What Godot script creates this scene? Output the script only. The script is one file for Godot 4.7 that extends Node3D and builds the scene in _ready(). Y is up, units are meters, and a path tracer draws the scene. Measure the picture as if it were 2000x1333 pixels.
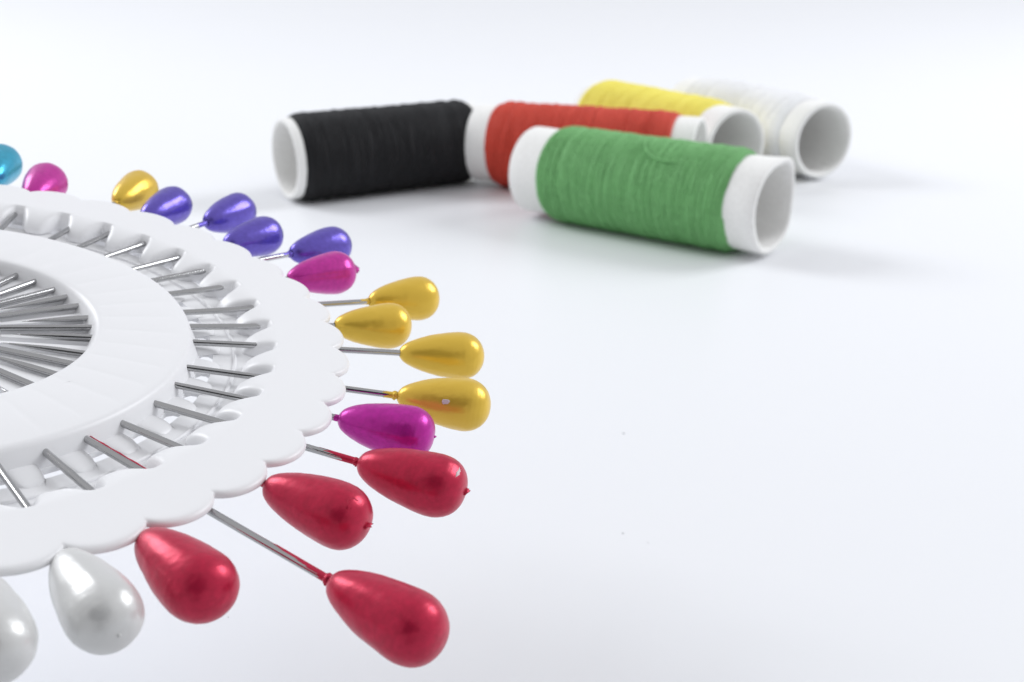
extends Node3D
# A pin wheel of pearl-headed pins in front of five small spools of thread on a white sheet.
# All lengths in metres. U is the wheel's own unit (a little over its radius).
const U := 0.030
const PITCH := TAU / 40.0
const PHASE := -1.7009          # angle of pin 0 on the wheel, from +x towards +z
const PIN_Y := -0.0245 * U       # pin axis below the wheel's top face
const PIN_R := 0.0074 * U
var rng := RandomNumberGenerator.new()
var M := {}
var used := {}

func _ready() -> void:
	rng.seed = 71
	# ---------------------------------------------------------------- camera
	var cam := Camera3D.new()
	cam.name = "camera"
	cam.position = Vector3(0, 0.05587, 0)
	cam.rotation_degrees = Vector3(-20.08, 0, 0)
	cam.fov = 32.32
	cam.near = 0.01
	cam.far = 20.0
	var lens := CameraAttributesPhysical.new()
	lens.frustum_focal_length = 41.41
	lens.frustum_focus_distance = 0.075
	lens.frustum_near = 0.01
	lens.frustum_far = 20.0
	lens.exposure_aperture = 86.0
	cam.attributes = lens
	add_child(cam)
	cam.current = true
	# ---------------------------------------------------------------- surroundings and light
	var env := Environment.new()
	env.background_mode = Environment.BG_COLOR
	env.background_color = Color(0.79, 0.793, 0.803)
	env.background_energy_multiplier = 1.0
	env.tonemap_mode = Environment.TONE_MAPPER_LINEAR
	env.tonemap_exposure = 1.14
	env.sdfgi_enabled = true
	env.ssao_enabled = true
	env.ssil_enabled = true
	var we := WorldEnvironment.new()
	we.name = "surroundings"
	we.environment = env
	add_child(we)
	var aim := Vector3(-0.01, 0.0, -0.15)
	softbox(aim + Vector3(0.52, 0.36, -0.19), aim, Vector2(0.27, 0.27), 0.19)
	softbox(aim + Vector3(-0.50, 0.40, -0.26), aim, Vector2(0.29, 0.29), 0.20)
	# ---------------------------------------------------------------- structure, things
	materials()
	table()
	wheel()
	all_pins()
	all_spools()
	dust()
	unseen_camera()

func softbox(at: Vector3, to: Vector3, size: Vector2, energy: float) -> void:
	var l := AreaLight3D.new()
	l.name = "softbox_light"
	l.area_size = size
	l.area_normalize_energy = true
	l.light_energy = energy
	l.light_color = Color(0.975, 0.985, 1.0)
	l.area_range = 6.0
	l.shadow_enabled = true
	add_child(l, true)
	l.look_at_from_position(at, to, Vector3.UP)

# -------------------------------------------------------------------- helpers
func numbered(called: String) -> String:
	var n: int = used.get(called, 0)
	used[called] = n + 1
	return called if n == 0 else "%s_%03d" % [called, n]

func thing(called: String, label: String, category: String, group := "") -> Node3D:
	var o := Node3D.new()
	o.name = numbered(called)
	add_child(o)
	o.set_meta("label", label)
	o.set_meta("category", category)
	if group != "":
		o.set_meta("group", group)
	return o

func part(called: String, mesh: Mesh, m: Material, parent: Node) -> MeshInstance3D:
	var o := MeshInstance3D.new()
	o.name = called
	o.mesh = mesh
	o.material_override = m
	parent.add_child(o, true)
	return o

func noise_tex(freq: float, seed_: int, lo: Color, hi: Color, normal := false, strength := 4.0, octaves := 4) -> NoiseTexture2D:
	var n := FastNoiseLite.new()
	n.noise_type = FastNoiseLite.TYPE_SIMPLEX_SMOOTH
	n.seed = seed_
	n.frequency = freq
	n.fractal_octaves = octaves
	var t := NoiseTexture2D.new()
	t.width = 512
	t.height = 512
	t.seamless = true
	t.noise = n
	if normal:
		t.as_normal_map = true
		t.bump_strength = strength
	else:
		var g := Gradient.new()
		g.set_color(0, lo)
		g.set_color(1, hi)
		t.color_ramp = g
	return t

func lin(r: float, g: float, b: float) -> Color:
	return Color(r, g, b).linear_to_srgb()

func pearl(c: Color, metallic: float, rough: float, seed_: int) -> StandardMaterial3D:
	var m := StandardMaterial3D.new()
	m.albedo_color = c
	m.albedo_texture = pearl_mottle
	m.metallic = metallic
	m.metallic_specular = 0.4
	m.roughness = rough
	m.normal_enabled = true
	m.normal_texture = pearl_grain
	m.normal_scale = 0.11
	m.uv1_triplanar = true
	m.uv1_scale = Vector3.ONE * 190.0
	m.uv1_offset = Vector3(seed_ * 0.37, seed_ * 0.61, seed_ * 0.13)
	m.clearcoat_enabled = true
	m.clearcoat = 0.10
	m.clearcoat_roughness = 0.2
	m.rim_enabled = true
	m.rim = 0.18
	m.rim_tint = 0.45
	return m

var pearl_mottle: Texture2D
var pearl_grain: Texture2D

func materials() -> void:
	pearl_mottle = noise_tex(0.02, 5, Color(0.86, 0.86, 0.86), Color(1, 1, 1))
	pearl_grain = noise_tex(0.055, 9, Color.BLACK, Color.WHITE, true, 5.0)
	M.red = pearl(lin(0.60, 0.016, 0.066), 0.36, 0.33, 1)
	M.gold = pearl(lin(0.80, 0.53, 0.065), 0.40, 0.30, 2)
	M.magenta = pearl(lin(0.60, 0.02, 0.40), 0.36, 0.29, 3)
	M.pink = pearl(lin(0.66, 0.04, 0.40), 0.30, 0.28, 4)
	M.violet = pearl(lin(0.17, 0.125, 0.60), 0.58, 0.28, 5)
	M.turquoise = pearl(lin(0.06, 0.48, 0.70), 0.55, 0.28, 6)
	M.white = pearl(lin(0.70, 0.70, 0.69), 0.32, 0.34, 7)
	M.white.albedo_texture = null
	M.gold.albedo_texture = null
	M.gold.rim = 0.3
	M.gold.rim_tint = 0.3
	M.green = pearl(lin(0.05, 0.40, 0.10), 0.42, 0.28, 8)
	M.silver = pearl(lin(0.45, 0.46, 0.48), 0.7, 0.27, 9)
	var s := StandardMaterial3D.new()
	s.albedo_color = lin(0.45, 0.45, 0.455)
	s.metallic = 1.0
	s.roughness = 0.11
	s.roughness_texture = noise_tex(0.04, 21, Color(0.5, 0.5, 0.5), Color(1, 1, 1))
	s.normal_enabled = true
	s.normal_texture = noise_tex(0.06, 22, Color.BLACK, Color.WHITE, true, 3.0)
	s.normal_scale = 0.10
	s.uv1_triplanar = true
	s.uv1_scale = Vector3.ONE * 260.0
	M.steel = s
	var p := StandardMaterial3D.new()
	p.albedo_color = lin(0.87, 0.87, 0.885)
	p.roughness = 0.38
	p.metallic_specular = 0.5
	p.normal_enabled = true
	p.normal_texture = noise_tex(0.02, 33, Color.BLACK, Color.WHITE, true, 3.0)
	p.normal_scale = 0.02
	p.uv1_triplanar = true
	p.uv1_scale = Vector3.ONE * 60.0
	M.plastic = p
	var t := StandardMaterial3D.new()
	t.albedo_color = lin(0.84, 0.85, 0.875)
	t.roughness = 0.42
	t.metallic_specular = 0.42
	t.normal_enabled = true
	t.normal_texture = noise_tex(0.08, 42, Color.BLACK, Color.WHITE, true, 2.0)
	t.normal_scale = 0.02
	t.uv1_triplanar = true
	t.uv1_scale = Vector3.ONE * 30.0
	M.sheet = t
	var pp := StandardMaterial3D.new()
	pp.albedo_color = lin(0.92, 0.915, 0.90)
	pp.albedo_texture = noise_tex(0.03, 51, Color(0.93, 0.93, 0.925), Color(1, 1, 1))
	pp.roughness = 0.75
	pp.normal_enabled = true
	pp.normal_texture = noise_tex(0.05, 52, Color.BLACK, Color.WHITE, true, 4.0)
	pp.normal_scale = 0.3
	pp.uv1_triplanar = true
	pp.uv1_scale = Vector3.ONE * 90.0
	M.paper = pp
	M.kraft = pp.duplicate()
	M.kraft.albedo_color = lin(0.66, 0.645, 0.60)
	for a in [["thread_black", lin(0.010, 0.010, 0.012)], ["thread_red", lin(0.84, 0.085, 0.05)], ["thread_yellow", lin(0.98, 0.88, 0.17)], ["thread_white", lin(0.96, 0.965, 0.98)], ["thread_green", lin(0.25, 0.62, 0.23)]]:
		var f := StandardMaterial3D.new()
		f.albedo_color = a[1]
		f.albedo_texture = noise_tex(0.05, 61, Color(0.72, 0.72, 0.72) if a[0] in ["thread_green", "thread_red"] else Color(0.93, 0.93, 0.93), Color(1, 1, 1))
		f.uv1_triplanar = true
		f.uv1_scale = Vector3.ONE * 110.0
		f.roughness = 0.62
		f.metallic_specular = 0.4
		f.rim_enabled = true
		f.rim = 0.35
		f.rim_tint = 0.6
		M[a[0]] = f
	var d := StandardMaterial3D.new()
	d.albedo_color = lin(0.42, 0.42, 0.44)
	d.roughness = 0.9
	M.dust = d
	var ch := StandardMaterial3D.new()
	ch.albedo_color = lin(0.70, 0.58, 0.60)
	ch.roughness = 0.35
	M.chip = ch

# a surface of revolution about the y axis of a list of [radius, y], closed to itself when looped; wobble(theta, k) may move a point
func lathe(prof: PackedVector2Array, seg: int, wobble = null, loop := false) -> ArrayMesh:
	var st := SurfaceTool.new()
	st.begin(Mesh.PRIMITIVE_TRIANGLES)
	var n := prof.size()
	for k in n:
		for i in seg:
			var th := TAU * i / seg
			var v := Vector3(prof[k].x * cos(th), prof[k].y, prof[k].x * sin(th))
			if wobble != null:
				v = wobble.call(v, th, k)
			st.add_vertex(v)
	var last := n if loop else n - 1
	for k in last:
		var k2 := (k + 1) % n
		for i in seg:
			var j := (i + 1) % seg
			quad(st, k * seg + i, k * seg + j, k2 * seg + j, k2 * seg + i)
	st.generate_normals()
	return st.commit()

func quad(st: SurfaceTool, a: int, b: int, c: int, d: int) -> void:
	st.add_index(a); st.add_index(b); st.add_index(c)
	st.add_index(a); st.add_index(c); st.add_index(d)

# a round tube along a line of points with a radius at each
func tube(st: SurfaceTool, pts: PackedVector3Array, radii: PackedFloat32Array, sides: int, base: int, ends := true) -> int:
	var n := pts.size()
	var side := Vector3.ZERO
	for k in n:
		var t := (pts[mini(k + 1, n - 1)] - pts[maxi(k - 1, 0)]).normalized()
		if k == 0:
			side = t.cross(Vector3.UP if absf(t.y) < 0.9 else Vector3.RIGHT).normalized()
		side = (side - t * side.dot(t)).normalized()
		var up := t.cross(side)
		for i in sides:
			var a := TAU * i / sides
			st.add_vertex(pts[k] + (side * cos(a) + up * sin(a)) * radii[k])
	for k in n - 1:
		for i in sides:
			var j := (i + 1) % sides
			quad(st, base + k * sides + i, base + k * sides + j, base + (k + 1) * sides + j, base + (k + 1) * sides + i)
	if ends:
		for i in range(1, sides - 1):
			st.add_index(base); st.add_index(base + i + 1); st.add_index(base + i)
			var e := base + (n - 1) * sides
			st.add_index(e); st.add_index(e + i); st.add_index(e + i + 1)
	return base + n * sides

# -------------------------------------------------------------------- the white sheet
func table() -> void:
	var prof := PackedVector2Array()
	for k in 31:
		prof.append(Vector2(lerpf(1.2, -0.45, k / 30.0), 0.0))
	for k in range(1, 41):
		var a := deg_to_rad(75.0) * k / 40.0
		prof.append(Vector2(-0.45 - 1.2 * sin(a), 1.2 * (1.0 - cos(a))))
	var e := prof[prof.size() - 1]
	prof.append(e + Vector2(-cos(deg_to_rad(75.0)), sin(deg_to_rad(75.0))) * 0.5)
	var st := SurfaceTool.new()
	st.begin(Mesh.PRIMITIVE_TRIANGLES)
	var nx := 24
	for k in prof.size():
		for i in nx + 1:
			st.add_vertex(Vector3(lerpf(-1.6, 1.6, float(i) / nx), prof[k].y, prof[k].x))
	for k in prof.size() - 1:
		for i in nx:
			var a := k * (nx + 1) + i
			quad(st, a, a + nx + 1, a + nx + 2, a + 1)
	st.generate_normals()
	var o := part("table_surface", st.commit(), M.sheet, self)
	o.set_meta("kind", "structure")
	o.set_meta("label", "smooth white backdrop sheet the sewing things lie on")

# -------------------------------------------------------------------- the wheel
func wheel_frame() -> Transform3D:
	var b := Basis(Vector3(0.98268, -0.17406, 0.06363), Vector3(0.17044, 0.98363, 0.05848), Vector3(-0.07276, -0.04663, 0.99626)).orthonormalized()
	return Transform3D(b, Vector3(-0.04026, 0.03074, -0.07303))

func scallop(th: float) -> float:
	var x := fposmod((th - PHASE + 0.0123) / PITCH, 1.0) - 0.5     # 0 at a tip, +-0.5 in a valley
	return lerpf(0.949, 0.985, pow(maxf(0.0, 1.0 - pow(absf(x) * 2.0, 2.1)), 0.74))

func wheel() -> void:
	var w := thing("pin_wheel", "white plastic scalloped wheel holding the ring of pearl-headed pins", "pin holder")
	w.transform = wheel_frame()
	# rim: thin scalloped lip, thicker towards the trough
	var rp := PackedVector2Array()
	for k in 15:
		rp.append(Vector2(1.0, k / 14.0))                # inner slope, shaped below
	for x in [0.824, 0.830, 0.86, 0.90]:
		rp.append(Vector2(x, 0.0))
	# the outer points are given as the distance in from the scalloped edge
	var outer := [[0.022, 0.0], [0.013, -0.0001], [0.0075, -0.0010], [0.0030, -0.0034], [0.0008, -0.0064], [0.0, -0.0095], [0.0, -0.0135], [0.0030, -0.0158], [0.03, -0.0162]]
	for o in outer:
		rp.append(Vector2(2.0 + o[0], o[1]))
	rp.append(Vector2(0.862, -0.0162))
	rp.append(Vector2(0.852, -0.063))
	rp.append(Vector2(0.806, -0.063))
	var sc := func(v: Vector3, th: float, k: int) -> Vector3:
		var r: float = rp[k].x
		var y: float = rp[k].y
		if k < 15:
			var x := absf(fposmod((th - PHASE) / PITCH, 1.0) - 0.5) / 0.43    # 0 between two pins, 1 beside one
			var reach := lerpf(0.016, 0.080, smoothstep(0.0, 1.0, 1.0 - pow(minf(x, 1.0), 2.2)))
			var a := (1.0 - y) * PI * 0.5
			r = 0.820 - reach * pow(sin(a), 1.15)
			y = -0.0505 * pow(1.0 - cos(a), 0.95)
		elif r >= 1.5:
			r = scallop(th) - (r - 2.0)
		var warp := 0.0016 * sin(th * 3.0 + 0.6) + 0.0009 * sin(th * 7.0)
		return Vector3(cos(th) * r, y + warp, sin(th) * r) * U
	part("rim", lathe(rp, 1600, sc, true), M.plastic, w)
	# hub: raised ring with sloping sides
	var hp := PackedVector2Array()
	for a in [[0.382, -0.056], [0.388, -0.046], [0.397, -0.028], [0.403, -0.014], [0.409, -0.005], [0.416, -0.001], [0.424, 0.0], [0.432, 0.0], [0.50, 0.0015], [0.575, 0.0015], [0.594, 0.0003], [0.602, 0.0], [0.611, -0.0012], [0.617, -0.0045], [0.620, -0.010], [0.626, -0.026], [0.637, -0.050], [0.636, -0.064], [0.384, -0.064]]:
		hp.append(Vector2(a[0], a[1] + 0.002))
	var hw := func(v: Vector3, th: float, k: int) -> Vector3:
		var y := v.y
		if k >= 7 and k <= 9:
			y += 0.0012 * pow(absf(sin(th * 20.0)), 0.5) + 0.0003 * sin(th * 11.0 + 1.0)
		return Vector3(v.x, y, v.z) * U
	var hub := part("hub", lathe(hp, 480, hw, true), M.plastic, w)
	# round mark of the mould on the hub
	var mk := PackedVector2Array()
	for i in 10:
		mk.append(Vector2(0.042 + 0.0016 * cos(TAU * i / 10), 0.0016 * sin(TAU * i / 10)) * U)
	var mark := part("mould_mark", lathe(mk, 48, null, true), M.plastic, hub)
	mark.position = Vector3(cos(0.34) * 0.50, 0.0018, sin(0.34) * 0.50) * U
	# trough floor with an opening under each end of each pin's free length
	part("trough_floor", floor_mesh(), M.plastic, w)
	var ring := PackedVector2Array()
	for i in 8:
		ring.append(Vector2(0.722 + 0.0045 * cos(TAU * i / 8), -0.0495 + 0.0055 * sin(TAU * i / 8)) * U)
	part("trough_ridge", lathe(ring, 240, null, true), M.plastic, w)
	# centre floor
	var cf := PackedVector2Array([Vector2(0.0005, -0.051) * U, Vector2(0.2, -0.051) * U, Vector2(0.392, -0.051) * U, Vector2(0.392, -0.066) * U, Vector2(0.0005, -0.066) * U])
	part("centre_floor", lathe(cf, 96), M.plastic, w)
	var tab_in := lobe(0.058, 0.034, 0.013, 0.4)
	var pad := pad_mesh()
	for i in 40:
		var th := PHASE + (i + 0.5) * PITCH
		var spin := Basis(Vector3.UP, -th)
		var b := part("hub_tab", tab_in, M.plastic, w)
		b.transform = Transform3D(spin * Basis(Vector3.UP, PI), Vector3(cos(th) * 0.632, -0.0505, sin(th) * 0.632) * U)
		var c := part("centre_pad", pad, M.plastic, w)
		c.transform = Transform3D(spin, Vector3.ZERO)
	# support added under the tilted wheel, out of view
	var tr := wheel_frame().affine_inverse()
	var st := SurfaceTool.new()
	st.begin(Mesh.PRIMITIVE_TRIANGLES)
	var seg := 48
	for k in 2:
		for i in seg:
			var th := TAU * i / seg
			var v := Vector3(cos(th) * 0.10 - 0.05, -0.064, sin(th) * 0.10) * U
			if k == 1:
				v = tr * (wheel_frame().origin * Vector3(1, 0, 1) + Vector3(-0.0065 + cos(th) * 0.13 * U, 0.0, -0.002 + sin(th) * 0.13 * U))
			st.add_vertex(v)
	for i in seg:
		var j := (i + 1) % seg
		quad(st, i, j, seg + j, seg + i)
	for k in 2:
		for i in range(1, seg - 1):
			if k == 0:
				st.add_index(0); st.add_index(i); st.add_index(i + 1)
			else:
				st.add_index(seg); st.add_index(seg + i + 1); st.add_index(seg + i)
	st.generate_normals()
	part("added_foot", st.commit(), M.plastic, w)

# rounded tab that slopes from the ring (at -x .. 0 towards the axis) down to the trough
func lobe(length: float, half: float, height: float, slope: float) -> ArrayMesh:
	var st := SurfaceTool.new()
	st.begin(Mesh.PRIMITIVE_TRIANGLES)
	var nu := 14
	var nv := 18
	for a in nu + 1:
		for b in nv + 1:
			var u := float(a) / nu                       # 0 at the ring, 1 at the free end
			var s := float(b) / nv * 2.0 - 1.0
			var x := 0.012 - (length + 0.012) * u
			var end := pow(maxf(0.0, 1.0 - pow(u, 2.6)), 0.42)
			var zz := half * s * lerpf(0.25, 1.0, end)
			var cross_ := pow(maxf(0.0, 1.0 - pow(absf(s), 4.0)), 0.42)
			var y := height * (1.0 - slope * u * u) * cross_ * pow(maxf(0.0, 1.0 - pow(u, 5.0)), 0.5)
			st.add_vertex(Vector3(x, y, zz) * U)
	for a in nu:
		for b in nv:
			var i := a * (nv + 1) + b
			quad(st, i, i + 1, i + nv + 2, i + nv + 1)
	st.generate_normals()
	return st.commit()

func pad_mesh() -> ArrayMesh:
	var st := SurfaceTool.new()
	st.begin(Mesh.PRIMITIVE_TRIANGLES)
	var low := -0.0512
	var top := -0.0325
	var ring := func(r0: float, r1: float, w0: float, w1: float, y: float) -> Array:
		return [Vector3(r0, y, -w0), Vector3(r1, y, -w1), Vector3(r1, y, w1), Vector3(r0, y, w0)]
	var lo: Array = ring.call(0.190, 0.396, 0.0062, 0.0220, low)
	var hi: Array = ring.call(0.206, 0.396, 0.0054, 0.0200, top)
	var faces := [[hi[0], hi[1], hi[2], hi[3]], [lo[0], lo[1], hi[1], hi[0]], [lo[2], lo[3], hi[3], hi[2]], [lo[3], lo[0], hi[0], hi[3]]]
	for f in faces:
		for i in [0, 1, 2, 0, 2, 3]:
			st.set_smooth_group(-1)
			st.add_vertex(f[i] * U)
	st.generate_normals()
	return st.commit()

func floor_mesh() -> ArrayMesh:
	var radii := [0.620, 0.640, 0.650, 0.662, 0.672, 0.70, 0.745, 0.770, 0.778, 0.790, 0.797, 0.83]
	var per := 12
	var na := 40 * per
	var solid := func(j: int, i: int) -> bool:
		var k := posmod(i, per)                          # pin at the border of cell 0
		var near_pin := k < 4 or k >= per - 4
		var narrow := k < 3 or k >= per - 3
		return not (j >= 1 and j <= 3 and near_pin or j >= 7 and j <= 9 and narrow)
	var point := func(j: int, i: int, y: float) -> Vector3:
		var k := posmod(i, per)
		var th := PHASE + PITCH * i / per
		if (j == 1 or j == 4) and (k == 4 or k == per - 4):
			th += PITCH / per * (-1.4 if k == 4 else 1.4)    # cut the corners of the openings
		if (j == 7 or j == 10) and (k == 3 or k == per - 3):
			th += PITCH / per * (-1.0 if k == 3 else 1.0)
		return Vector3(cos(th) * radii[j], y, sin(th) * radii[j]) * U
	var st := SurfaceTool.new()
	st.begin(Mesh.PRIMITIVE_TRIANGLES)
	var yt := -0.050
	var yb := -0.063
	var face := func(a: Vector3, b: Vector3, c: Vector3, d: Vector3) -> void:
		for v in [a, b, c, a, c, d]:
			st.set_smooth_group(-1)
			st.add_vertex(v)
	for j in radii.size() - 1:
		for i in na:
			if not solid.call(j, i):
				continue
			var t := [point.call(j, i, yt), point.call(j, i + 1, yt), point.call(j + 1, i + 1, yt), point.call(j + 1, i, yt)]
			var b := [point.call(j, i, yb), point.call(j, i + 1, yb), point.call(j + 1, i + 1, yb), point.call(j + 1, i, yb)]
			face.call(t[0], t[3], t[2], t[1])
			face.call(b[0], b[1], b[2], b[3])
			var next := [[j - 1, i, 0, 1], [j + 1, i, 2, 3], [j, i + 1, 1, 2], [j, i - 1, 3, 0]]
			for n in next:
				if n[0] < 0 or n[0] > radii.size() - 2 or not solid.call(n[0], n[1]):
					face.call(t[n[2]], t[n[3]], b[n[3]], b[n[2]])
	st.generate_normals()
	return st.commit()

# -------------------------------------------------------------------- the pins
# outline of a head: share of its length from the neck, share of its greatest radius
const DROP := [[0.0, 0.13], [0.012, 0.20], [0.04, 0.32], [0.09, 0.44], [0.16, 0.56], [0.25, 0.68], [0.35, 0.785], [0.45, 0.87], [0.55, 0.937], [0.64, 0.98], [0.71, 1.0], [0.77, 0.988], [0.82, 0.945], [0.87, 0.86], [0.91, 0.75], [0.945, 0.61], [0.97, 0.46], [0.987, 0.30], [0.996, 0.16], [1.0, 0.0]]

func drop(u: float) -> float:
	for k in DROP.size() - 1:
		if u <= DROP[k + 1][0]:
			var a: Array = DROP[k]
			var b: Array = DROP[k + 1]
			return lerpf(a[1], b[1], (u - a[0]) / (b[0] - a[0]))
	return 0.0

func head_mesh(length: float, radius: float, seed_: int, seam: float, blunt: float) -> ArrayMesh:
	var n := FastNoiseLite.new()
	n.seed = seed_
	n.frequency = 1.0
	n.fractal_octaves = 2
	var prof := PackedVector2Array()
	var rings := 56
	for k in rings + 1:
		var u := 1.0 - pow(1.0 - float(k) / rings, 1.25)
		if k < 10:
			u = pow(float(k) / 10.0, 1.5) * (1.0 - pow(1.0 - 10.0 / rings, 1.25))
		var r := drop(u)
		r = lerpf(r, pow(r, 0.62), blunt)
		prof.append(Vector2(maxf(r * radius, 0.000004), u * length))
	var seam_at := rng.randf() * TAU
	var bend := rng.randf_range(-0.04, 0.04)
	var squash := rng.randf_range(-0.025, 0.025)
	var wob := func(v: Vector3, th: float, k: int) -> Vector3:
		var u := prof[k].y / length
		var big := n.get_noise_3d(v.x / radius * 1.1, u * 2.2, v.z / radius * 1.1) * 0.026
		var small := n.get_noise_3d(v.x / radius * 6.0 + 7.0, u * 11.0, v.z / radius * 6.0) * 0.006
		var d := absf(angle_difference(th, seam_at))
		var ridge := seam * exp(-d * d / 0.006) * sin(PI * clampf(u, 0, 1))
		var f := 1.0 + big + small + ridge
		return Vector3(v.x * f * (1.0 + squash) + bend * radius * sin(PI * u), v.y, v.z * f * (1.0 - squash))
	return lathe(prof, 64, wob)

# a ragged bit of flash or paint: a few crumpled facets
func flake_mesh(size: float, seed_: int) -> ArrayMesh:
	var r := RandomNumberGenerator.new()
	r.seed = seed_
	var st := SurfaceTool.new()
	st.begin(Mesh.PRIMITIVE_TRIANGLES)
	var rows := 6
	var cols := 8
	for k in rows + 1:
		for i in cols:
			var th := TAU * i / cols
			var ph := PI * k / rows
			var f := size * r.randf_range(0.55, 1.25)
			st.add_vertex(Vector3(sin(ph) * cos(th) * 0.9, cos(ph), sin(ph) * sin(th) * 0.55) * f)
	for k in rows:
		for i in cols:
			var j := (i + 1) % cols
			quad(st, k * cols + i, k * cols + j, (k + 1) * cols + j, (k + 1) * cols + i)
	st.generate_normals()
	return st.commit()

# a thin patch lying on a head: centre at share u of the length and angle th
func patch_mesh(length: float, radius: float, u0: float, th0: float, du: float, dth: float, seed_: int) -> ArrayMesh:
	var r := RandomNumberGenerator.new()
	r.seed = seed_
	var st := SurfaceTool.new()
	st.begin(Mesh.PRIMITIVE_TRIANGLES)
	var n := 16
	var edge := []
	for i in n:
		edge.append(r.randf_range(0.62, 1.1))
	var at := func(u: float, th: float, lift: float) -> Vector3:
		var rr := drop(clampf(u, 0.0, 0.999)) * radius * (1.0 + lift)
		return Vector3(cos(th) * rr, u * length + lift * radius * (u - 0.6), sin(th) * rr)
	st.add_vertex(at.call(u0, th0, 0.034))
	for ring in 3:
		for i in n:
			var a := TAU * i / n
			var f: float = edge[i] * [0.55, 0.93, 1.0][ring]
			st.add_vertex(at.call(u0 + cos(a) * du * f, th0 + sin(a) * dth * f, [0.034, 0.034, -0.03][ring]))
	for i in n:
		var j := (i + 1) % n
		st.add_index(0); st.add_index(1 + i); st.add_index(1 + j)
		for ring in 2:
			var b := 1 + ring * n
			quad(st, b + i, b + n + i, b + n + j, b + j)
	st.generate_normals()
	return st.commit()

func shaft_mesh(length: float, flat: float) -> ArrayMesh:
	# from the head (y = 0) to the point (y = -length)
	var st := SurfaceTool.new()
	st.begin(Mesh.PRIMITIVE_TRIANGLES)
	var pts := PackedVector3Array()
	var rad := PackedFloat32Array()
	var n := 44
	var bow := rng.randf_range(-0.004, 0.004) * U
	for k in n + 1:
		var t := float(k) / n
		var y := -length * t
		var to_tip := length - length * t
		var r := PIN_R * clampf(pow(to_tip / (0.115 * U), 0.75), 0.05, 1.0)
		pts.append(Vector3(bow * sin(PI * t), y, 0))
		rad.append(r)
	tube(st, pts, rad, 20, 0)
	st.generate_normals()
	return st.commit()

func collar_mesh(radius: float, seed_: int) -> ArrayMesh:
	var n := FastNoiseLite.new()
	n.seed = seed_
	n.frequency = 1.0
	var prof := PackedVector2Array()
	for a in [[1.0, -2.6], [1.35, -2.2], [1.75, -1.6], [1.95, -0.9], [1.55, -0.3], [1.5, 0.3], [1.7, 0.9]]:
		prof.append(Vector2(a[0] * radius, a[1] * radius))
	var wob := func(v: Vector3, th: float, k: int) -> Vector3:
		var f := 1.0 + 0.45 * n.get_noise_3d(cos(th) * 1.6, k * 0.6, sin(th) * 1.6)
		return Vector3(v.x * f, v.y * (1.0 + 0.3 * n.get_noise_2d(cos(th) * 2.0, sin(th) * 2.0 + 9.0)), v.z * f)
	return lathe(prof, 18, wob)

func coat_mesh(length: float, seed_: int) -> ArrayMesh:
	# skin of paint that has run along the shaft, with a ragged end
	var n := FastNoiseLite.new()
	n.seed = seed_
	n.frequency = 1.0
	var prof := PackedVector2Array()
	for k in 12:
		prof.append(Vector2(PIN_R * 1.05, -length * k / 11.0))
	var wob := func(v: Vector3, th: float, k: int) -> Vector3:
		var run := 1.0 + 0.5 * n.get_noise_2d(cos(th) * 1.7, sin(th) * 1.7)
		var f := 1.0 + 0.03 * n.get_noise_3d(cos(th) * 3.0, k * 0.9, sin(th) * 3.0)
		return Vector3(v.x * f, v.y * run, v.z * f)
	return lathe(prof, 20, wob)

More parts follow.
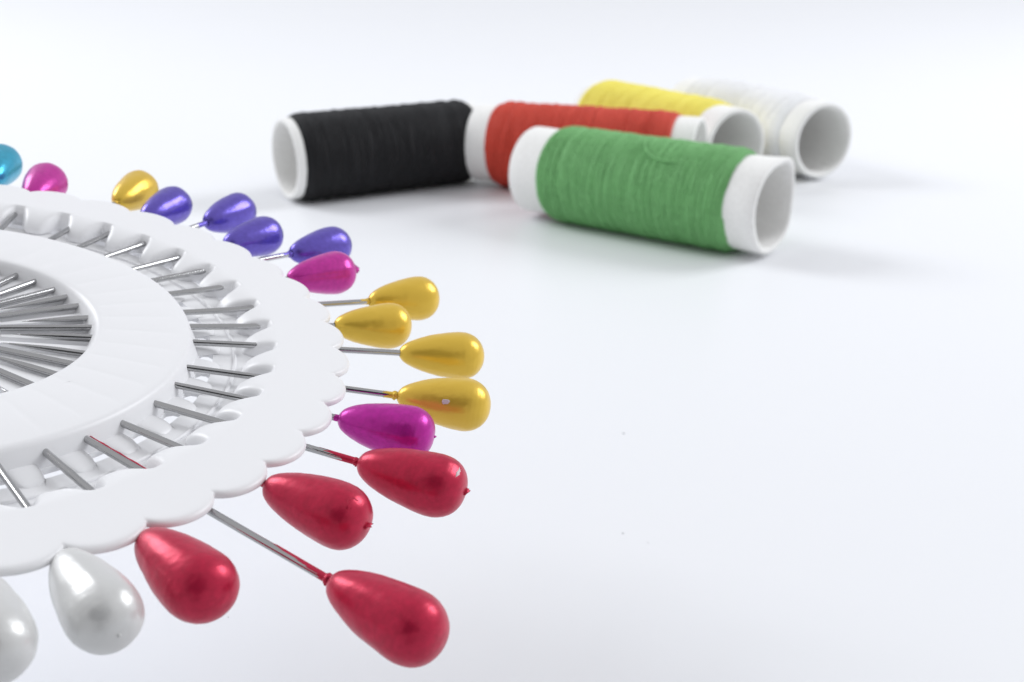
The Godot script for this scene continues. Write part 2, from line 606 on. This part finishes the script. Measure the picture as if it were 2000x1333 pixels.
func pin(index: float, neck: float, colour: String, head_len: float, head_dia: float, label: String, extra := {}) -> Node3D:
	var g: String = extra.get("group", "pearl-headed pins round the wheel")
	var p := thing("pearl_head_pin", label, "pin", g)
	var th := PHASE + index * PITCH
	var radial := Vector3(cos(th), 0, sin(th))
	var side := Vector3(-sin(th), 0, cos(th))
	var b := Basis(side, radial, side.cross(radial))
	var lift: float = extra.get("lift", 0.0)
	b = Basis(side, lift) * b
	p.transform = wheel_frame() * Transform3D(b, radial * neck * U + Vector3(0, PIN_Y, 0))
	var length: float = extra.get("length", 0.882)
	var sd := int(index * 13.0) + 400
	var shaft := part("shaft", shaft_mesh((length + 0.03) * U, 0.0), M.steel, p)
	shaft.position = Vector3(0, 0.03 * U, 0)
	var mat: Material = M[colour]
	if extra.has("coat"):
		var c := part("paint_coat", coat_mesh(extra.coat * U, sd), mat, shaft)
		c.position = Vector3(0, -0.02 * U, 0)
	if extra.get("streak", false):
		var ss := SurfaceTool.new()
		ss.begin(Mesh.PRIMITIVE_TRIANGLES)
		var sp := PackedVector3Array()
		var sr := PackedFloat32Array()
		for k in 20:
			var t := k / 19.0
			sp.append(Vector3(-0.62 * PIN_R, -lerpf(0.43, 0.66, t) * U, 0.60 * PIN_R))
			sr.append(PIN_R * 0.36 * (0.8 + 0.2 * sin(k * 1.7)))
		tube(ss, sp, sr, 8, 0)
		ss.generate_normals()
		part("paint_streak", ss.commit(), mat, shaft).set_meta("label", "red streak of paint along the shaft")
	var hl := head_len * U
	var hr := head_dia * 0.5 * U
	var head := part("head", head_mesh(hl, hr, sd, extra.get("seam", 0.012), extra.get("blunt", {"red": 0.36, "white": 0.36, "magenta": 0.35, "violet": 0.3, "gold": 0.15}.get(colour, 0.25))), mat, p)
	head.rotation.y = rng.randf() * TAU if not extra.has("turn") else extra.turn
	if extra.get("collar", 0.0) > 0.0:
		part("collar", collar_mesh(PIN_R * extra.collar, sd + 1), mat, head)
	if extra.get("flash", 0.0) > 0.0:
		var fa: float = extra.get("flash_at", 0.0)
		for q in 3 if extra.flash > 0.012 else 1:
			var f := part("tip_flash", flake_mesh(extra.flash * U * [0.75, 0.55, 0.42][q], sd + 2 + q), mat, head)
			var go: float = fa + q * 2.3
			var away: float = extra.flash * 0.8 * (1.0 if q else 0.3)
			f.position = Vector3(sin(go) * away * U, hl * (0.995 - 0.02 * q), cos(go) * away * U)
			f.rotation = Vector3(0.5 + q, go, 0.9 - q * 0.7)
	for c in extra.get("chips", []):
		var q := part("chip", patch_mesh(hl, hr, c[0], c[1], c[2], c[3], sd + 5), M[c[4]] if c.size() > 4 else M.chip, head)
		q.set_meta("label", "pale chip in the paint")
	return p

func all_pins() -> void:
	pin(-0.97, 1.092, "turquoise", 0.215, 0.128, "turquoise pearl-headed pin next to a magenta one on the wheel's far edge", {"turn": 0.0})
	pin(-0.10, 0.965, "pink", 0.212, 0.124, "glossy magenta pearl-headed pin between the turquoise head and a gold one")
	pin(1.30, 1.055, "gold", 0.212, 0.118, "gold pearl-headed pin with a violet head on one side and magenta on the other", {"coat": 0.03})
	pin(2.10, 0.985, "violet", 0.212, 0.118, "violet pearl-headed pin pushed in right beside a gold head", {"flash": 0.0090})
	pin(3.0, 1.085, "violet", 0.212, 0.118, "violet pearl-headed pin pulled out between two pushed-in violet heads", {"coat": 0.05, "collar": 0.620})
	pin(3.98, 0.985, "violet", 0.212, 0.118, "violet pearl-headed pin pushed in between two pulled-out violet heads", {"flash": 0.0105})
	pin(4.83, 1.11, "violet", 0.215, 0.118, "violet pearl-headed pin pulled out beside a bright pink head with torn tip", {"coat": 0.11, "collar": 0.775})
	pin(5.78, 0.985, "pink", 0.215, 0.122, "bright pink pearl-headed pin with a torn tip between violet and gold heads", {"seam": 0.07, "flash": 0.0225, "blunt": 0.0})
	pin(6.92, 1.135, "gold", 0.208, 0.122, "gold pearl-headed pin pulled out, directly beside the bright pink head", {"coat": 0.035, "collar": 0.620, "flash": 0.0075})
	pin(7.80, 0.985, "gold", 0.205, 0.120, "gold pearl-headed pin pushed in against the rim between two pulled-out gold pins")
	pin(8.73, 1.12, "gold", 0.216, 0.119, "gold pearl-headed pin pulled out, bare neck, between two other gold heads", {"length": 0.889})
	pin(10.08, 1.10, "gold", 0.217, 0.123, "gold pearl-headed pin pulled out beside the magenta head, pale chip on its side", {"coat": 0.04, "collar": 0.744, "turn": 0.3, "chips": [[0.5, 0.8, 0.05, 0.14]]})
	pin(11.02, 0.99, "magenta", 0.212, 0.122, "magenta pearl-headed pin pushed in between a gold head and a red head", {"coat": 0.02, "flash": 0.0075, "flash_at": 2.6})
	pin(12.0, 1.085, "red", 0.230, 0.130, "red pearl-headed pin pulled out beside the magenta head, pale peeled spot at tip", {"coat": 0.085, "collar": 0.682, "flash": 0.0135, "turn": 0.0, "chips": [[0.93, 1.3, 0.045, 0.55]]})
	pin(13.14, 0.978, "red", 0.228, 0.126, "red pearl-headed pin pushed in between two pulled-out red pins", {"coat": 0.02, "flash": 0.0150, "turn": 0.0, "chips": [[0.88, 1.2, 0.05, 0.33, "red"], [0.93, 1.9, 0.035, 0.4, "red"]]})
	pin(14.06, 1.258, "red", 0.236, 0.130, "red pearl-headed pin pulled farthest out of the wheel, long bare shaft showing", {"coat": 0.14, "collar": 0.837, "length": 0.908, "streak": true})
	pin(15.0, 0.962, "red", 0.228, 0.126, "red pearl-headed pin pushed in next to a white pearl head", {"coat": 0.02})
	pin(15.93, 0.950, "white", 0.230, 0.122, "white pearl-headed pin pushed in next to a red head", {"flash": 0.0060})
	pin(16.86, 0.955, "white", 0.232, 0.122, "white pearl-headed pin with another white head and no red one beside it", {"chips": [[0.62, 0.4, 0.1, 0.5, "white"]]})
	# the rest of the ring, which goes on out of the picture
	for i in range(18, 39):
		var c := "green" if i < 25 else "silver" if i < 32 else "violet"
		var word: String = {"green": "green", "silver": "silver-grey", "violet": "violet"}[c]
		pin(i - 0.1 + rng.randf_range(-0.12, 0.12), 1.10 if i % 2 else 0.98, c, 0.214, 0.122, "%s pearl-headed pin in the unbroken run of seven %s heads" % [word, word], {"group": "run of %s pins on the wheel" % word})

# -------------------------------------------------------------------- the spools
const SPOOL_R := 0.00896
const TUBE_R := 0.00813

func spool(colour: String, label: String, x: float, z: float, yaw: float, length: float, wound: float, opts := {}) -> Node3D:
	var s := thing("thread_spool", label, "thread spool", "small thread spools lying behind the pin wheel")
	var radius: float = opts.get("radius", SPOOL_R)
	s.transform = Transform3D(Basis(Vector3.UP, -yaw), Vector3(x, radius, z))
	var r := RandomNumberGenerator.new()
	r.seed = opts.get("seed", 1)
	# tube: axis along x
	var n := FastNoiseLite.new()
	n.seed = opts.get("seed", 1)
	n.frequency = 1.0
	var dent: float = opts.get("dent", 0.0)
	var prof := PackedVector2Array()
	var hl := length * 0.5
	var ro := TUBE_R
	var ri := TUBE_R - 0.0010
	for k in 25:
		prof.append(Vector2(ro, lerpf(-hl + 0.0003, hl - 0.0003, k / 24.0)))
	prof.append(Vector2(ro - 0.00012, hl - 0.00006))
	prof.append(Vector2(ro - 0.00035, hl))
	prof.append(Vector2(ri + 0.00012, hl - 0.00008))
	for k in 25:
		prof.append(Vector2(ri, lerpf(hl - 0.0004, -hl + 0.0004, k / 24.0)))
	prof.append(Vector2(ri + 0.00012, -hl + 0.00008))
	prof.append(Vector2(ro - 0.00035, -hl))
	prof.append(Vector2(ro - 0.00012, -hl + 0.00006))
	var wob := func(v: Vector3, th: float, k: int) -> Vector3:
		var f := 1.0 + 0.006 * n.get_noise_3d(cos(th) * 1.5, v.y * 150.0, sin(th) * 1.5)
		var e := clampf((v.y - hl * 0.45) / (hl * 0.55), 0.0, 1.0)
		f *= 1.0 + dent * e * e * (0.075 * exp(-pow(angle_difference(th, 2.2), 2.0) / 0.10) - 0.050 * exp(-pow(angle_difference(th, 1.35), 2.0) / 0.22) - 0.055 * exp(-pow(angle_difference(th, 3.2), 2.0) / 0.35) + 0.018 * exp(-pow(angle_difference(th, -0.7), 2.0) / 0.2))
		f *= 1.0 + 0.010 * e * dent * sin(th * 5.0 + 1.0)
		return Vector3(v.y, prof[k].x * f * sin(th), prof[k].x * f * cos(th))
	part("paper_tube", lathe(prof, 72, wob, true), M.paper, s)
	# wound thread: a core and the strands on it
	var mat: Material = M["thread_" + colour]
	var hw := wound * 0.5
	var off: float = opts.get("shift", 0.0)
	var tr := 0.00012
	var core := PackedVector2Array()
	var cn := 60
	core.append(Vector2(TUBE_R + 0.00001, -hw))
	for k in cn + 1:
		core.append(Vector2(body_r(float(k) / cn, radius, n) - tr * 0.9, lerpf(-hw, hw, float(k) / cn)))
	core.append(Vector2(TUBE_R + 0.00001, hw))
	var cw := func(v: Vector3, th: float, k: int) -> Vector3:
		return Vector3(v.y + off, core[k].x * sin(th), core[k].x * cos(th))
	var c := part("wound_thread", lathe(core, 64, cw), mat, s)
	var st := SurfaceTool.new()
	st.begin(Mesh.PRIMITIVE_TRIANGLES)
	var base := 0
	# close turns
	var turns := int(wound / (tr * 2.0 * 1.02))
	var pts := PackedVector3Array()
	var rad := PackedFloat32Array()
	var seg := 36
	for k in turns * seg:
		var t := float(k) / (turns * seg)
		var th := TAU * k / seg
		var sway := 0.00055 * n.get_noise_2d(t * 40.0, cos(th) * 0.8 + 3.0) + 0.00035 * n.get_noise_3d(cos(th) * 1.2, sin(th) * 1.2, t * 25.0)
		var x0 := clampf(lerpf(-hw, hw, t) + sway, -hw, hw)
		var rr := body_r((x0 + hw) / wound, radius, n) - tr + 0.00004 * n.get_noise_2d(t * 400.0, 4.0)
		pts.append(Vector3(x0 + off, rr * sin(th), rr * cos(th)))
		rad.append(tr * 1.12)
	base = tube(st, pts, rad, 5, base)
	# strands laid over them at a slant, back and forth
	for q in int(opts.get("cross", 26)):
		pts = PackedVector3Array()
		rad = PackedFloat32Array()
		var a0 := r.randf() * TAU
		var from := r.randf_range(-hw * 0.97, hw * 0.8)
		var slant: float = r.randf_range(0.0004, 0.0022) * (1.0 if r.randf() < 0.5 else -1.0)
		var around := r.randf_range(0.8, 2.4)
		var m := int(around * 36)
		for k in m:
			var th := a0 + TAU * k / 36.0
			var x0 := from + slant * 3.0 * k / 36.0 + 0.0002 * sin(k * 0.21 + q)
			if absf(x0) > hw * 0.98:
				break
			var rise := minf(1.0, minf(k, m - 1 - k) / 5.0)
			var rr := body_r((x0 + hw) / wound, radius, n) - tr + tr * 1.15 * rise
			pts.append(Vector3(x0 + off, rr * sin(th), rr * cos(th)))
			rad.append(tr * 0.95)
		if pts.size() > 4:
			base = tube(st, pts, rad, 5, base)
	st.generate_normals()
	part("strand", st.commit(), mat, c)
	if opts.has("loose"):
		# a thread end that has come away on top
		st = SurfaceTool.new()
		st.begin(Mesh.PRIMITIVE_TRIANGLES)
		pts = PackedVector3Array()
		rad = PackedFloat32Array()
		for k in 40:
			var t := k / 39.0
			var x0: float = opts.loose + 0.0088 * t - 0.0013 * sin(PI * t)
			var th := 1.30 - 0.52 * sin(t * PI * 0.62)
			var rr: float = radius + tr * 1.1 + 0.0005 * sin(PI * t)
			pts.append(Vector3(x0, rr * sin(th), rr * cos(th)))
			rad.append(tr * 1.5)
		tube(st, pts, rad, 6, 0)
		st.generate_normals()
		part("loose_end", st.commit(), mat, c)
	return s

func body_r(u: float, radius: float, n: FastNoiseLite) -> float:
	var e := minf(u, 1.0 - u)
	var shoulder := 1.0 - pow(1.0 - clampf(e / 0.06, 0.0, 1.0), 2.0)
	return lerpf(TUBE_R + 0.00016, radius, shoulder) + 0.00022 * n.get_noise_2d(u * 13.0, 0.5)

func all_spools() -> void:
	spool("black", "spool of black thread lying apart from the other four spools", -0.02721, -0.24629, -0.517, 0.04302, 0.03920, {"seed": 11, "cross": 40, "radius": 0.00884, "shift": -0.0001})
	spool("red", "spool of red thread lying between the black and the yellow spool", 0.01540, -0.24490, 0.366, 0.04834, 0.03896, {"seed": 12, "cross": 30})
	spool("yellow", "spool of yellow thread lying between the red and the white spool", 0.03403, -0.26817, 1.005, 0.04980, 0.04120, {"seed": 13, "cross": 30, "shift": -0.0018})
	spool("white", "spool of white thread lying beside the yellow spool", 0.05627, -0.27633, 1.071, 0.04834, 0.03781, {"seed": 14, "cross": 30})
	spool("green", "spool of green thread with a dented paper tube in front of the red spool", 0.02438, -0.21016, 0.655, 0.05087, 0.03884, {"seed": 15, "cross": 130, "dent": 1.7, "loose": 0.00096, "shift": 0.00048})

# -------------------------------------------------------------------- specks on the sheet
func dust() -> void:
	var st := SurfaceTool.new()
	st.begin(Mesh.PRIMITIVE_TRIANGLES)
	var base := 0
	for a in [[0.0127, -0.1222, 0.00012], [0.0106, -0.0993, 0.00009], [0.0128, -0.0975, 0.00006], [0.0621, -0.0864, 0.00007], [-0.0239, -0.0851, 0.00006]]:
		var pts := PackedVector3Array()
		var rad := PackedFloat32Array()
		for k in 6:
			var t := k / 5.0
			pts.append(Vector3(a[0] + (t - 0.5) * a[2] * 2.4, a[2] * 0.35, a[1] + a[2] * 0.7 * sin(t * 3.0)))
			rad.append(a[2] * (0.15 + 0.35 * sin(PI * t)))
		base = tube(st, pts, rad, 6, base)
	st.generate_normals()
	var o := part("dust_specks", st.commit(), M.dust, self)
	o.set_meta("label", "tiny grey dust specks on the white sheet")
	o.set_meta("category", "dust")
	o.set_meta("kind", "stuff")

# -------------------------------------------------------------------- unseen black camera near the wheel: mirrored dark in the pins, shades the near sheet
func unseen_camera() -> void:
	var k := StandardMaterial3D.new()
	k.albedo_color = lin(0.018, 0.018, 0.02)
	k.roughness = 0.5
	var g := StandardMaterial3D.new()
	g.albedo_color = lin(0.008, 0.008, 0.012)
	g.roughness = 0.06
	var c := thing("unseen_camera", "unseen black camera out of view, mirrored dark in the pins", "camera")
	c.transform = Transform3D(Basis.from_euler(Vector3(deg_to_rad(-20.08), 0, 0)), Vector3(0, 0.05587, 0))
	var prof := PackedVector2Array()
	for a in [[0.0005, 0.022], [0.018, 0.020], [0.023, 0.018]]:
		prof.append(Vector2(a[0], a[1]))
	var glass := part("front_glass", lathe(prof, 64), g, c)
	glass.rotation.x = PI * 0.5
	prof = PackedVector2Array()
	for a in [[0.023, 0.020], [0.026, 0.013], [0.0285, 0.012], [0.0295, 0.014], [0.0295, 0.030], [0.0310, 0.032], [0.0310, 0.048], [0.0295, 0.050], [0.0295, 0.072]]:
		prof.append(Vector2(a[0], a[1]))
	var barrel := part("lens_barrel", lathe(prof, 64), k, c)
	barrel.rotation.x = PI * 0.5
	var body := part("body", rounded_block(Vector3(0.074, 0.060, 0.024), 0.009), k, c)  # out of view, its size chosen to darken the pin reflections
	body.position = Vector3(0, 0.030, 0.094)
	var hump := part("viewfinder_hump", rounded_block(Vector3(0.024, 0.014, 0.018), 0.006), k, c)
	hump.position = Vector3(0, 0.100, 0.090)
	var grip := part("grip", rounded_block(Vector3(0.014, 0.054, 0.016), 0.010), k, c)
	grip.position = Vector3(-0.058, 0.030, 0.062)
	prof = PackedVector2Array()
	for a in [[0.0005, 0.0], [0.040, 0.0], [0.040, 0.004], [0.012, 0.007], [0.010, 0.012], [0.010, 0.052]]:
		prof.append(Vector2(a[0], a[1]))
	var stand := part("stand", lathe(prof, 40), k, c)
	stand.transform = c.transform.affine_inverse() * Transform3D(Basis.IDENTITY, Vector3(0, 0, 0.094))

func rounded_block(half: Vector3, r: float) -> ArrayMesh:
	var st := SurfaceTool.new()
	st.begin(Mesh.PRIMITIVE_TRIANGLES)
	var seg := 24
	var rows := 12
	for k in rows + 1:
		for i in seg:
			var ph := PI * k / rows
			var th := TAU * i / seg
			var n := Vector3(sin(ph) * cos(th), cos(ph), sin(ph) * sin(th))
			var q := Vector3(signf(roundf(n.x * 1e4)), signf(roundf(n.y * 1e4)), signf(roundf(n.z * 1e4)))
			if k == 0 or k == rows:
				q = Vector3(signf(cos(th + 0.01)), q.y, signf(sin(th + 0.01)))
			st.add_vertex(q * (half - Vector3.ONE * r) + n * r)
	for k in rows:
		for i in seg:
			var j := (i + 1) % seg
			quad(st, k * seg + i, k * seg + j, (k + 1) * seg + j, (k + 1) * seg + i)
	for i in range(1, seg - 1):
		st.add_index(0); st.add_index(i + 1); st.add_index(i)
		var e := rows * seg
		st.add_index(e); st.add_index(e + i); st.add_index(e + i + 1)
	st.generate_normals()
	return st.commit()
